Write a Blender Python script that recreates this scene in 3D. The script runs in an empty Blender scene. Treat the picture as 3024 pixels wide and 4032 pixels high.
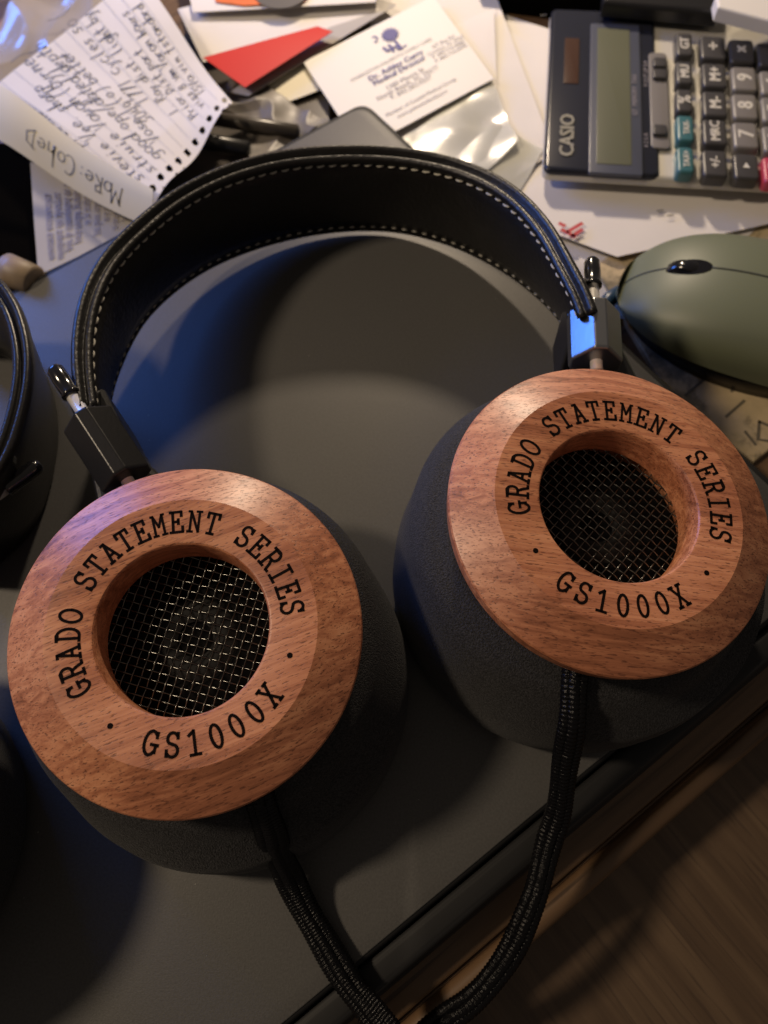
import bpy, bmesh, math, random
import numpy as np
from mathutils import Vector, Matrix, noise
random.seed(7)
SC = bpy.context.scene
COL = SC.collection

# ------------------------------------------------------------------ camera
FPX, CX, CY, HC = 3030.0, 1512.0, 2016.0, 0.233
nd = np.array([114.0, 1351.0, 3030.0]); nd /= np.linalg.norm(nd)
zw = -nd; yw = np.array([0, -1.0, 0]); yw = yw - yw.dot(zw) * zw; yw /= np.linalg.norm(yw); xw = np.cross(yw, zw)
RM = np.array([xw, yw, zw]); CAM = np.array([0, 0, HC])

def at(px, py, z=0.0):
    """where the view ray of a source pixel meets the level z"""
    d = RM @ np.array([px - CX, py - CY, FPX]); s = (z - HC) / d[2]
    return Vector((CAM + s * d).tolist())

cam = bpy.data.cameras.new('camera'); co = bpy.data.objects.new('camera', cam); COL.objects.link(co)
ax = [RM @ np.array(v) for v in ((1.0, 0, 0), (0, -1.0, 0), (0, 0, -1.0))]
co.matrix_world = Matrix([[ax[0][i], ax[1][i], ax[2][i], CAM[i]] for i in range(3)] + [[0, 0, 0, 1]])
cam.sensor_fit = 'HORIZONTAL'; cam.sensor_width = 4.24; cam.lens = 4.24 * FPX / 3024
cam.clip_start = 0.01; cam.clip_end = 20
cam.dof.use_dof = True; cam.dof.focus_distance = 0.19; cam.dof.aperture_fstop = 2.2
SC.camera = co

# ------------------------------------------------------------------ light
SC.view_settings.view_transform = 'Standard'; SC.view_settings.look = 'None'
SC.view_settings.exposure = 0.0; SC.view_settings.gamma = 1.0
W = bpy.data.worlds.new('World'); SC.world = W; W.use_nodes = True
W.node_tree.nodes['Background'].inputs[0].default_value = (0.74, 0.62, 0.52, 1)
W.node_tree.nodes['Background'].inputs[1].default_value = 0.12

def lamp(name, pos, target, color, power, size, shape='DISK', sy=None):
    l = bpy.data.lights.new(name, 'AREA'); l.shape = shape; l.size = size
    if sy: l.size_y = sy
    l.color = color; l.energy = power
    o = bpy.data.objects.new(name, l); COL.objects.link(o)
    o.location = pos
    o.rotation_euler = (Vector(target) - Vector(pos)).to_track_quat('-Z', 'Y').to_euler()
    return o
lamp('far_lamp', (-0.01, 0.57, 0.25), (0.0, 0.22, 0), (1.0, 0.80, 0.58), 1.6, 0.032)
lamp('left_lamp', (-0.98, 0.12, 1.15), (0.0, 0.1, 0), (1.0, 0.79, 0.56), 10.6, 0.17)
lamp('monitor_light', (-0.50, 0.52, 0.22), (0.0, 0.12, 0), (0.08, 0.26, 1.0), 2.2, 0.26, 'RECTANGLE', 0.17)

# ------------------------------------------------------------------ materials
def nodes(m): return m.node_tree.nodes, m.node_tree.links
def mat(name, color, rough=0.5, metal=0.0, spec=0.5, coat=0.0, bump=0.0, bscale=400, var=0.0, vscale=60, trans=0.0, sheen=0.0):
    m = bpy.data.materials.new(name); m.use_nodes = True
    N, L = nodes(m); b = N['Principled BSDF']
    b.inputs['Base Color'].default_value = (*color, 1); b.inputs['Roughness'].default_value = rough
    b.inputs['Metallic'].default_value = metal; b.inputs['Specular IOR Level'].default_value = spec
    b.inputs['Coat Weight'].default_value = coat; b.inputs['Coat Roughness'].default_value = 0.15
    b.inputs['Transmission Weight'].default_value = trans
    b.inputs['Sheen Weight'].default_value = sheen
    tc = N.new('ShaderNodeTexCoord')
    if bump:
        n = N.new('ShaderNodeTexNoise'); n.inputs['Scale'].default_value = bscale; n.inputs['Detail'].default_value = 4
        bp = N.new('ShaderNodeBump'); bp.inputs['Strength'].default_value = bump; bp.inputs['Distance'].default_value = 0.0004
        L.new(tc.outputs['Object'], n.inputs['Vector']); L.new(n.outputs['Fac'], bp.inputs['Height']); L.new(bp.outputs['Normal'], b.inputs['Normal'])
    if var:
        n = N.new('ShaderNodeTexNoise'); n.inputs['Scale'].default_value = vscale; n.inputs['Detail'].default_value = 5
        mr = N.new('ShaderNodeMapRange'); mr.inputs['To Min'].default_value = 1 - var; mr.inputs['To Max'].default_value = 1 + var
        mr.inputs['From Min'].default_value = 0.3; mr.inputs['From Max'].default_value = 0.7
        mx = N.new('ShaderNodeMix'); mx.data_type = 'RGBA'; mx.blend_type = 'MULTIPLY'; mx.inputs['Factor'].default_value = 1
        mx.inputs[6].default_value = (*color, 1)
        L.new(tc.outputs['Object'], n.inputs['Vector']); L.new(n.outputs['Fac'], mr.inputs['Value'])
        L.new(mr.outputs['Result'], mx.inputs[7]); L.new(mx.outputs[2], b.inputs['Base Color'])
    return m

def ramp(N, stops):
    r = N.new('ShaderNodeValToRGB'); e = r.color_ramp.elements
    while len(e) > 1: e.remove(e[0])
    e[0].position = stops[0][0]; e[0].color = (*stops[0][1], 1)
    for p, c in stops[1:]:
        q = e.new(p); q.color = (*c, 1)
    return r

def wood_mat(name, stops, pore, stretch=(20, 480, 480), rough=0.44, coat=0.2, pores=(420, 2500, 2500), band=18, porelo=0.575, rz=0.0):
    m = bpy.data.materials.new(name); m.use_nodes = True
    N, L = nodes(m); b = N['Principled BSDF']
    tc = N.new('ShaderNodeTexCoord')
    vr = N.new('ShaderNodeVectorRotate'); vr.rotation_type = 'Z_AXIS'; vr.inputs['Angle'].default_value = rz; L.new(tc.outputs['Object'], vr.inputs['Vector'])
    def ns(sc, det, dist=0.0, rgh=0.5):
        mp = N.new('ShaderNodeMapping'); mp.inputs['Scale'].default_value = sc
        n = N.new('ShaderNodeTexNoise'); n.inputs['Scale'].default_value = 1; n.inputs['Detail'].default_value = det
        n.inputs['Distortion'].default_value = dist; n.inputs['Roughness'].default_value = rgh
        L.new(vr.outputs[0], mp.inputs['Vector']); L.new(mp.outputs['Vector'], n.inputs['Vector']); return n
    a = ns(stretch, 5, 0.8, 0.6); c = ns((band, band * 2.2, band * 2.2), 3); p = ns(pores, 2, 0.2)
    ad = N.new('ShaderNodeMath'); ad.operation = 'ADD'; L.new(a.outputs['Fac'], ad.inputs[0])
    mu = N.new('ShaderNodeMath'); mu.operation = 'MULTIPLY'; mu.inputs[1].default_value = 0.7
    L.new(c.outputs['Fac'], mu.inputs[0]); L.new(mu.outputs[0], ad.inputs[1])
    dv = N.new('ShaderNodeMath'); dv.operation = 'DIVIDE'; dv.inputs[1].default_value = 1.7; L.new(ad.outputs[0], dv.inputs[0])
    r = ramp(N, stops); L.new(dv.outputs[0], r.inputs[0])
    pr = ramp(N, [(porelo, (0, 0, 0)), (porelo + 0.09, (1, 1, 1))]); L.new(p.outputs['Fac'], pr.inputs[0])
    mx = N.new('ShaderNodeMix'); mx.data_type = 'RGBA'; mx.inputs[7].default_value = (*pore, 1)
    pm = N.new('ShaderNodeMath'); pm.operation = 'MULTIPLY'; pm.inputs[1].default_value = 0.72
    L.new(pr.outputs[0], pm.inputs[0]); L.new(pm.outputs[0], mx.inputs['Factor']); L.new(r.outputs[0], mx.inputs[6])
    L.new(mx.outputs[2], b.inputs['Base Color'])
    b.inputs['Roughness'].default_value = rough; b.inputs['Coat Weight'].default_value = coat; b.inputs['Coat Roughness'].default_value = 0.3
    bp = N.new('ShaderNodeBump'); bp.inputs['Strength'].default_value = 0.25; bp.inputs['Distance'].default_value = 0.0002; bp.invert = True
    L.new(pr.outputs[0], bp.inputs['Height']); L.new(bp.outputs['Normal'], b.inputs['Normal'])
    return m

M = {}
M['wood'] = wood_mat('mahogany', [(0.33, (0.19, 0.060, 0.026)), (0.46, (0.43, 0.158, 0.078)), (0.56, (0.61, 0.258, 0.132)), (0.68, (0.71, 0.338, 0.186))], (0.10, 0.03, 0.014))
M['desk'] = wood_mat('desk_oak', [(0.3, (0.05, 0.028, 0.014)), (0.5, (0.13, 0.075, 0.038)), (0.7, (0.21, 0.125, 0.065))], (0.03, 0.016, 0.008), (5, 70, 70), 0.5, 0.1, (12, 350, 350), 4, rz=math.radians(-37))
M['board'] = wood_mat('board_oak', [(0.34, (0.055, 0.033, 0.019)), (0.5, (0.092, 0.057, 0.033)), (0.66, (0.135, 0.088, 0.052))], (0.065, 0.04, 0.024), (9, 150, 150), 0.5, 0.05, (30, 500, 500), 5, rz=math.radians(52))
M['burn'] = mat('burnt_lettering', (0.006, 0.003, 0.0025), 0.8, spec=0.08)
M['black'] = mat('black_plastic', (0.012, 0.012, 0.013), 0.32, bump=0.1, bscale=900)
M['gloss'] = mat('gloss_black', (0.008, 0.008, 0.01), 0.12, coat=0.5)
M['void'] = mat('dark_cavity', (0.006, 0.006, 0.007), 0.9, spec=0.1)
M['cone'] = mat('driver_cloth', (0.008, 0.008, 0.009), 0.8)
M['foam'] = mat('foam', (0.018, 0.018, 0.020), 0.7, spec=0.35, bump=1.0, bscale=2300, var=0.95, vscale=2000, sheen=0.08)
M['leather'] = mat('black_leather', (0.008, 0.0075, 0.0075), 0.40, bump=0.6, bscale=650, var=.3, vscale=90)
M['leather_edge'] = mat('leather_edge', (0.012, 0.011, 0.011), 0.30, bump=0.3, bscale=1100)
M['thread'] = mat('white_thread', (0.62, 0.60, 0.52), 0.7)
M['steel'] = mat('steel', (0.82, 0.80, 0.77), 0.30, 0.45)
M['wire'] = mat('mesh_wire', (0.15, 0.15, 0.14), 0.25, 1.0)
M['blockm'] = mat('satin_block', (0.36, 0.37, 0.39), 0.30, 1.0, bump=0.04, bscale=700)
M['cable'] = mat('braided_sleeve', (0.004, 0.004, 0.005), 0.26, spec=0.20, bump=1.0, bscale=1100)
M['lid'] = mat('laptop_grey', (0.086, 0.084, 0.082), 0.46, spec=0.34, bump=0.15, bscale=2500, var=0.12, vscale=1500)
M['lidrim'] = mat('laptop_rim', (0.014, 0.014, 0.015), 0.6, spec=0.3)
M['paper'] = mat('white_paper', (0.64, 0.61, 0.59), 0.8, var=0.04, vscale=30)
M['paper2'] = mat('cream_paper', (0.62, 0.58, 0.46), 0.75, var=0.04, vscale=30)
M['paper3'] = mat('grey_paper', (0.36, 0.34, 0.32), 0.8, var=0.04, vscale=30)
M['card'] = mat('card_stock', (0.66, 0.64, 0.62), 0.55)
M['ink'] = mat('pen_ink', (0.09, 0.09, 0.095), 0.5)
M['rule'] = mat('ruled_line', (0.42, 0.44, 0.50), 0.7)
M['print'] = mat('printed_black', (0.07, 0.065, 0.065), 0.6)
M['navy'] = mat('printed_navy', (0.05, 0.045, 0.22), 0.6)
M['greyp'] = mat('printed_grey', (0.24, 0.22, 0.25), 0.6)
M['redp'] = mat('printed_red', (0.45, 0.04, 0.05), 0.6)
M['red'] = mat('red_card', (0.55, 0.035, 0.03), 0.35)
M['orange'] = mat('orange_print', (0.5, 0.12, 0.04), 0.4, var=0.5, vscale=60)
M['blackstuff'] = mat('black_moulding', (0.003, 0.0027, 0.0024), 0.95, spec=0.0)
M['darkjunk'] = mat('dark_bag', (0.06, 0.052, 0.045), 0.3, var=0.5, vscale=40)
M['tan'] = mat('tan_cap', (0.25, 0.19, 0.13), 0.5, var=0.15, vscale=150)
M['mousegreen'] = mat('sage_plastic', (0.135, 0.150, 0.095), 0.46, spec=0.4)
M['seam'] = mat('mouse_seam', (0.05, 0.055, 0.04), 0.6)
M['calcnavy'] = mat('calc_navy', (0.020, 0.022, 0.032), 0.2, spec=0.3)
M['calcframe'] = mat('calc_frame', (0.065, 0.072, 0.10), 0.3)
M['calcbody'] = mat('calc_silver', (0.54, 0.52, 0.47), 0.4, 0.25)
M['lcd'] = mat('lcd_glass', (0.115, 0.120, 0.082), 0.25)
M['solar'] = mat('solar_cell', (0.06, 0.030, 0.020), 0.2, coat=0.5)
M['keydark'] = mat('key_charcoal', (0.05, 0.048, 0.05), 0.35)
M['keygrey'] = mat('key_grey', (0.17, 0.16, 0.155), 0.35)
M['keyteal'] = mat('key_teal', (0.04, 0.13, 0.15), 0.35)
M['keyred'] = mat('key_red', (0.42, 0.05, 0.10), 0.35)
M['legend'] = mat('key_legend', (0.62, 0.60, 0.55), 0.5)
M['logo'] = mat('calc_logo', (0.28, 0.27, 0.23), 0.4)
M['bluecord'] = mat('blue_cord', (0.02, 0.06, 0.11), 0.35)

def plastic_film(name, tint, alpha, rg=.16):
    m = bpy.data.materials.new(name); m.use_nodes = True
    N, L = nodes(m); N.remove(N['Principled BSDF']); out = N['Material Output']
    t = N.new('ShaderNodeBsdfTransparent'); t.inputs[0].default_value = (0.93, 0.93, 0.93, 1)
    d = N.new('ShaderNodeBsdfDiffuse'); d.inputs[0].default_value = (*tint, 1)
    g = N.new('ShaderNodeBsdfGlossy'); g.inputs['Roughness'].default_value = rg; g.inputs[0].default_value = (0.9, 0.9, 0.9, 1)
    a = N.new('ShaderNodeMixShader'); a.inputs[0].default_value = alpha; L.new(t.outputs[0], a.inputs[1]); L.new(d.outputs[0], a.inputs[2])
    f = N.new('ShaderNodeFresnel'); f.inputs[0].default_value = 1.45
    hm = N.new('ShaderNodeMath'); hm.operation = 'MULTIPLY'; hm.inputs[1].default_value = 0.6; L.new(f.outputs[0], hm.inputs[0])
    b = N.new('ShaderNodeMixShader'); L.new(hm.outputs[0], b.inputs[0]); L.new(a.outputs[0], b.inputs[1]); L.new(g.outputs[0], b.inputs[2])
    L.new(b.outputs[0], out.inputs[0]); return m
M['film'] = plastic_film('clear_film', (0.80, 0.80, 0.74), 0.45)
M['film2'] = plastic_film('milky_film', (0.55, 0.50, 0.47), 0.5)
M['film3'] = plastic_film('smoky_film', (0.14, 0.12, 0.10), 0.55, .5)

def map_mat():
    m = bpy.data.materials.new('antique_map_print'); m.use_nodes = True
    N, L = nodes(m); b = N['Principled BSDF']; b.inputs['Roughness'].default_value = 0.6
    tc = N.new('ShaderNodeTexCoord')
    n = N.new('ShaderNodeTexNoise'); n.inputs['Scale'].default_value = 55; n.inputs['Detail'].default_value = 6; n.inputs['Roughness'].default_value = 0.65
    L.new(tc.outputs['Object'], n.inputs['Vector'])
    r = ramp(N, [(0.34, (0.10, 0.09, 0.06)), (0.44, (0.26, 0.21, 0.13)), (0.50, (0.48, 0.38, 0.23)), (0.7, (0.60, 0.47, 0.29))])
    L.new(n.outputs['Fac'], r.inputs[0]); L.new(r.outputs[0], b.inputs['Base Color']); return m
M['map'] = map_mat()

# ------------------------------------------------------------------ mesh helpers
def link(name, me, parent=None, smooth=True, m=None):
    o = bpy.data.objects.new(name, me); COL.objects.link(o)
    if parent: o.parent = parent
    if m is not None: me.materials.append(M[m] if isinstance(m, str) else m)
    if smooth and len(me.polygons): me.polygons.foreach_set('use_smooth', [True] * len(me.polygons))
    return o
def obj(name, bm, m, parent=None, smooth=True, norm=True):
    if norm: bmesh.ops.recalc_face_normals(bm, faces=bm.faces[:])
    me = bpy.data.meshes.new(name); bm.to_mesh(me); bm.free()
    return link(name, me, parent, smooth, m)
def empty(name, loc=(0, 0, 0), mtx=None, parent=None):
    o = bpy.data.objects.new(name, None); COL.objects.link(o)
    if mtx is not None: o.matrix_world = mtx
    else: o.location = loc
    o.empty_display_size = 0.01
    if parent: o.parent = parent
    return o
def tag(o, label, cat, group=None, kind=None):
    if label: o['label'] = label
    if cat: o['category'] = cat
    if group: o['group'] = group
    if kind: o['kind'] = kind
    return o
def sharp(o, deg=30):
    me = o.data; me.set_sharp_from_angle(angle=math.radians(deg)); return o

def lathe(bm, prof, seg=96, closed=False, mtx=Matrix()):
    rings = []
    for r, z in prof:
        if r < 1e-7: rings.append([bm.verts.new(mtx @ Vector((0, 0, z)))]); continue
        rings.append([bm.verts.new(mtx @ Vector((r * math.cos(2 * math.pi * i / seg), r * math.sin(2 * math.pi * i / seg), z))) for i in range(seg)])
    pairs = list(zip(rings[:-1], rings[1:])) + ([(rings[-1], rings[0])] if closed else [])
    for a, b in pairs:
        for i in range(seg):
            j = (i + 1) % seg
            if len(a) == 1 and len(b) == 1: continue
            if len(a) == 1: bm.faces.new((a[0], b[i], b[j]))
            elif len(b) == 1: bm.faces.new((a[i], a[j], b[0]))
            else: bm.faces.new((a[i], a[j], b[j], b[i]))
def frames(pts):
    P = [Vector(p) for p in pts]; T = []
    for i in range(len(P)):
        a = P[max(i - 1, 0)]; b = P[min(i + 1, len(P) - 1)]; T.append((b - a).normalized())
    up = Vector((0, 0, 1)) if abs(T[0].z) < 0.9 else Vector((1, 0, 0))
    n = (up - up.dot(T[0]) * T[0]).normalized(); out = []
    for p, t in zip(P, T):
        n = (n - n.dot(t) * t).normalized(); out.append((p, t, n, t.cross(n)))
    return out
def tube(bm, pts, r, seg=8, caps=True, rfun=None):
    fr = frames(pts); rings = []
    for k, (p, t, n, b) in enumerate(fr):
        rr = r[k] if isinstance(r, (list, tuple)) else r
        ring = []
        for i in range(seg):
            a = 2 * math.pi * i / seg
            q = rr * (rfun(k, a) if rfun else 1)
            ring.append(bm.verts.new(p + q * (math.cos(a) * n + math.sin(a) * b)))
        rings.append(ring)
    for a, b in zip(rings[:-1], rings[1:]):
        for i in range(seg): bm.faces.new((a[i], a[(i + 1) % seg], b[(i + 1) % seg], b[i]))
    if caps:
        bm.faces.new(rings[0]); bm.faces.new(rings[-1][::-1])
def catmull(P, n):
    """n samples, even in arc length, through the points"""
    P = [Vector(p) for p in P]; Q = [2 * P[0] - P[1]] + P + [2 * P[-1] - P[-2]]; out = []
    for i in range(1, len(Q) - 2):
        for s in range(24):
            t = s / 24; a, b, c, d = Q[i - 1:i + 3]
            out.append(0.5 * ((2 * b) + (c - a) * t + (2 * a - 5 * b + 4 * c - d) * t * t + (3 * b - a - 3 * c + d) * t ** 3))
    out.append(P[-1]); L = [0]
    for a, b in zip(out[:-1], out[1:]): L.append(L[-1] + (b - a).length)
    res = []; j = 0
    for k in range(n):
        s = L[-1] * k / (n - 1)
        while j < len(L) - 2 and L[j + 1] < s: j += 1
        t = (s - L[j]) / max(L[j + 1] - L[j], 1e-9); res.append(out[j].lerp(out[j + 1], min(max(t, 0), 1)))
    return res
def smooth_pts(P, it):
    P = [Vector(p) for p in P]
    for _ in range(it):
        P = [P[0]] + [(P[i - 1] + 2 * P[i] + P[i + 1]) / 4 for i in range(1, len(P) - 1)] + [P[-1]]
    return P
def prism(bm, poly, z0, z1, bevel=0.0, segs=3, mtx=None):
    """polygon (list of xy) extruded, with a rounded top edge"""
    n = len(poly); c = Vector((sum(p[0] for p in poly) / n, sum(p[1] for p in poly) / n))
    area = sum(poly[i][0] * poly[(i + 1) % n][1] - poly[(i + 1) % n][0] * poly[i][1] for i in range(n))
    sg = 1 if area > 0 else -1
    def inset(d):
        out = []
        for i in range(n):
            a = Vector(poly[i - 1][:2]); b = Vector(poly[i][:2]); e = Vector(poly[(i + 1) % n][:2])
            n1 = Vector((-(b - a).y, (b - a).x)).normalized() * sg; n2 = Vector((-(e - b).y, (e - b).x)).normalized() * sg
            m = (n1 + n2); m = m / max(m.length_squared / 2, 0.3) if m.length > 1e-6 else n1
            out.append(b + m * d)
        return out
    levels = [(0, z0)]
    if bevel:
        for k in range(segs + 1):
            a = math.pi / 2 * k / segs; levels.append((bevel * (1 - math.cos(a)), z1 - bevel + bevel * math.sin(a)))
    else: levels.append((0, z1))
    rings = []
    for d, z in levels:
        rings.append([bm.verts.new((mtx @ Vector((p[0], p[1], z))) if mtx else (p[0], p[1], z)) for p in inset(d)])
    for a, b in zip(rings[:-1], rings[1:]):
        for i in range(n): bm.faces.new((a[i], a[(i + 1) % n], b[(i + 1) % n], b[i]))
    bm.faces.new(rings[0][::-1]); bm.faces.new(rings[-1])
def rrect(x0, y0, x1, y1, r, seg=4):
    out = []
    for cx, cy, a0 in ((x1 - r, y1 - r, 0), (x0 + r, y1 - r, 90), (x0 + r, y0 + r, 180), (x1 - r, y0 + r, 270)):
        for k in range(seg + 1):
            a = math.radians(a0 + 90 * k / seg); out.append((cx + r * math.cos(a), cy + r * math.sin(a)))
    return out
def roundpoly(P, r, seg=5):
    out = []; n = len(P)
    for i in range(n):
        a, b, c = Vector(P[i - 1]), Vector(P[i]), Vector(P[(i + 1) % n])
        p = b + (a - b).normalized() * r; q = b + (c - b).normalized() * r
        for k in range(seg + 1):
            t = k / seg; out.append(tuple(p * (1 - t) ** 2 + b * 2 * t * (1 - t) + q * t * t))
    return out

# strokes -----------------------------------------------------------
def arc(cx, cy, rx, ry, a0, a1, n=12):
    return [(cx + rx * math.cos(math.radians(a0 + (a1 - a0) * k / n)), cy + ry * math.sin(math.radians(a0 + (a1 - a0) * k / n))) for k in range(n + 1)]
SERIF = {
 'G': [arc(.31, .5, .27, .5, 48, 318), [(.55, .12), (.55, .44)], [(.34, .44), (.64, .44)], [(.53, .96), (.53, .74)]],
 'R': [[(.13, 0), (.13, 1)], [(0, 0), (.27, 0)], [(0, 1), (.36, 1)] + arc(.36, .75, .18, .25, 90, -90, 8) + [(.13, .5)], [(.34, .5), (.44, .28), (.52, 0), (.64, 0)]],
 'A': [[(.09, 0), (.3, 1), (.52, 0)], [(.16, .34), (.45, .34)], [(0, 0), (.21, 0)], [(.4, 0), (.62, 0)], [(.15, 1), (.31, 1)]],
 'D': [[(.12, 0), (.12, 1)], [(0, 1), (.26, 1)] + arc(.26, .5, .3, .5, 90, -90, 12) + [(0, 0)]],
 'O': [arc(.3, .5, .28, .5, 0, 360, 20)],
 '0': [arc(.3, .5, .22, .5, 0, 360, 20)],
 'S': [arc(.3, .75, .22, .25, 30, 225, 10) + arc(.3, .25, .24, .26, 60, -150, 10), [(.52, .99), (.52, .76)], [(.06, .01), (.06, .27)]],
 'T': [[(.3, 0), (.3, 1)], [(.03, .76), (.03, 1), (.57, 1), (.57, .76)], [(.15, 0), (.45, 0)]],
 'E': [[(.13, 0), (.13, 1)], [(0, 1), (.53, 1), (.53, .78)], [(.13, .52), (.38, .52)], [(.38, .64), (.38, .40)], [(0, 0), (.57, 0), (.57, .25)]],
 'M': [[(.09, 0), (.09, 1), (.3, .42), (.52, 1), (.52, 0)], [(0, 0), (.2, 0)], [(.41, 0), (.62, 0)], [(0, 1), (.09, 1)], [(.52, 1), (.61, 1)]],
 'N': [[(.11, 0), (.11, 1), (.5, 0), (.5, 1)], [(0, 0), (.23, 0)], [(0, 1), (.11, 1)], [(.38, 1), (.61, 1)]],
 'I': [[(.3, 0), (.3, 1)], [(.1, 0), (.5, 0)], [(.1, 1), (.5, 1)]],
 '1': [[(.08, .82), (.3, 1), (.3, 0)], [(.08, 0), (.52, 0)]],
 'X': [[(.08, 0), (.52, 1)], [(.52, 0), (.08, 1)], [(0, 0), (.19, 0)], [(.41, 0), (.61, 0)], [(0, 1), (.19, 1)], [(.41, 1), (.61, 1)]],
}
HAND = {  # loose lower-case hand
 'a': [arc(.28, .25, .22, .24, 40, 330, 9) + [(.5, .4), (.5, .1), (.6, .02)]], 'b': [[(.1, 1), (.1, 0)], arc(.28, .22, .2, .22, 170, -150, 8)],
 'c': [arc(.28, .25, .22, .25, 50, 320, 8)], 'd': [arc(.25, .22, .2, .22, 20, 340, 8), [(.5, 1), (.46, .0), (.56, .02)]],
 'e': [[(.08, .25), (.45, .3)] + arc(.27, .27, .19, .22, 10, 310, 8)], 'f': [[(.5, .95), (.3, .95), (.25, .7), (.2, -.2)], [(.05, .5), (.42, .5)]],
 'g': [arc(.25, .25, .2, .22, 30, 340, 8), [(.46, .45), (.46, -.3), (.3, -.42), (.1, -.3)]], 'h': [[(.1, 1), (.1, 0), (.2, .4), (.38, .42), (.42, .0)]],
 'i': [[(.2, .45), (.2, .05), (.3, 0)], [(.2, .65), (.22, .68)]], 'l': [[(.2, 1), (.18, .05), (.3, 0)]], 'k': [[(.1, 1), (.1, 0)], [(.4, .5), (.1, .22), (.45, 0)]],
 'm': [[(.05, .45), (.05, 0), (.1, .35), (.22, .42), (.27, 0), (.33, .36), (.48, .4), (.52, 0)]], 'n': [[(.08, .45), (.08, 0), (.18, .38), (.36, .4), (.4, 0)]],
 'o': [arc(.26, .24, .2, .24, 60, 420, 10)], 'p': [[(.1, .45), (.1, -.4)], arc(.28, .24, .19, .2, 150, -150, 8)],
 'r': [[(.1, .45), (.1, 0)], [(.1, .25), (.22, .42), (.38, .4)]], 's': [[(.42, .42), (.18, .44), (.14, .3), (.38, .18), (.32, .02), (.06, .04)]],
 't': [[(.24, .85), (.22, .06), (.38, .02)], [(.05, .52), (.45, .55)]], 'u': [[(.08, .44), (.1, .06), (.3, .03), (.42, .42), (.44, .02)]],
 'v': [[(.05, .45), (.22, 0), (.42, .5)]], 'w': [[(.03, .45), (.14, 0), (.27, .35), (.38, 0), (.54, .48)]], 'x': [[(.08, .45), (.4, 0)], [(.4, .45), (.06, 0)]],
 'y': [[(.08, .44), (.22, .08)], [(.44, .46), (.2, -.35), (.05, -.4)]], 'z': [[(.08, .42), (.4, .44), (.08, .02), (.44, .0)]],
 'M': [[(0, 0), (.08, .9), (.3, .3), (.5, .95), (.58, 0)]], 'C': [arc(.35, .45, .3, .48, 60, 310, 10)], 'R': [[(.1, 0), (.12, .9)], [(.02, .85), (.4, .9), (.44, .62), (.12, .48), (.52, 0)]],
 'V': [[(.02, .95), (.2, 0), (.48, 1)]], 'B': [[(.1, 0), (.1, .95), (.42, .85), (.36, .55), (.1, .5), (.48, .36), (.4, .04), (.1, 0)]], 'G': [arc(.3, .45, .28, .45, 50, 330, 10) + [(.56, .4), (.3, .4)]],
 'T': [[(.3, .95), (.28, 0)], [(0, .95), (.6, .92)]], 'P': [[(.1, 0), (.1, .95), (.44, .88), (.42, .52), (.1, .48)]], 'N': [[(.06, 0), (.08, .9), (.44, .05), (.48, .95)]], 'S': [[(.5, .85), (.2, .92), (.12, .65), (.44, .4), (.4, .06), (.04, .08)]],
 '1': [[(.2, .9), (.2, 0)]], '7': [[(.05, .85), (.45, .88), (.18, 0)]], '0': [arc(.26, .45, .2, .44, 0, 360, 12)], '4': [[(.1, .9), (.08, .42), (.45, .42)], [(.38, .85), (.36, 0)]],
 '3': [[(.08, .85), (.4, .86), (.2, .52), (.42, .28), (.3, 0), (.05, .05)]], '9': [arc(.26, .62, .18, .24, 0, 360, 10), [(.44, .7), (.4, 0)]], '8': [arc(.26, .66, .16, .2, -90, 270, 8), arc(.26, .23, .2, .22, 90, 450, 8)],
 '(': [arc(.6, .4, .5, .8, 130, 230, 8)], ')': [arc(-.1, .4, .5, .8, 50, -50, 8)], ':': [[(.2, .4), (.22, .42)], [(.2, .05), (.22, .07)]], '.': [[(.15, 0), (.19, .02)]],
 '/': [[(0, -.2), (.45, 1)]], '-': [[(.05, .3), (.42, .32)]], '&': [arc(.25, .65, .15, .2, -60, 200, 8) + [(.5, .0)], arc(.25, .2, .2, .2, 90, 330, 8)], 'D': [[(.1, 0), (.12, .9)], [(.02, .9), (.45, .75), (.5, .3), (.05, 0)]],
}
def stroke_poly(bm, pts, w, f):
    """flat pen stroke through 2-D points, mapped to the surface by f(x, y)"""
    P = [Vector(p) for p in pts]; L = []; R = []
    for i in range(len(P)):
        a = P[max(i - 1, 0)]; b = P[min(i + 1, len(P) - 1)]; d = (b - a)
        if d.length < 1e-9: d = Vector((1, 0))
        n = Vector((-d.y, d.x)).normalized() * w / 2
        if 0 < i < len(P) - 1:
            e1 = (P[i] - P[i - 1]).normalized(); e2 = (P[i + 1] - P[i]).normalized(); cs = max(0.45, math.sqrt(max(0, (1 + e1.dot(e2)) / 2))); n = n / cs
        ext = d.normalized() * (w * .35 if i == len(P) - 1 else (-w * .35 if i == 0 else 0))
        L.append(bm.verts.new(f(*(P[i] + n + ext)))); R.append(bm.verts.new(f(*(P[i] - n + ext))))
    for i in range(len(P) - 1): bm.faces.new((L[i], R[i], R[i + 1], L[i + 1]))

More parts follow.
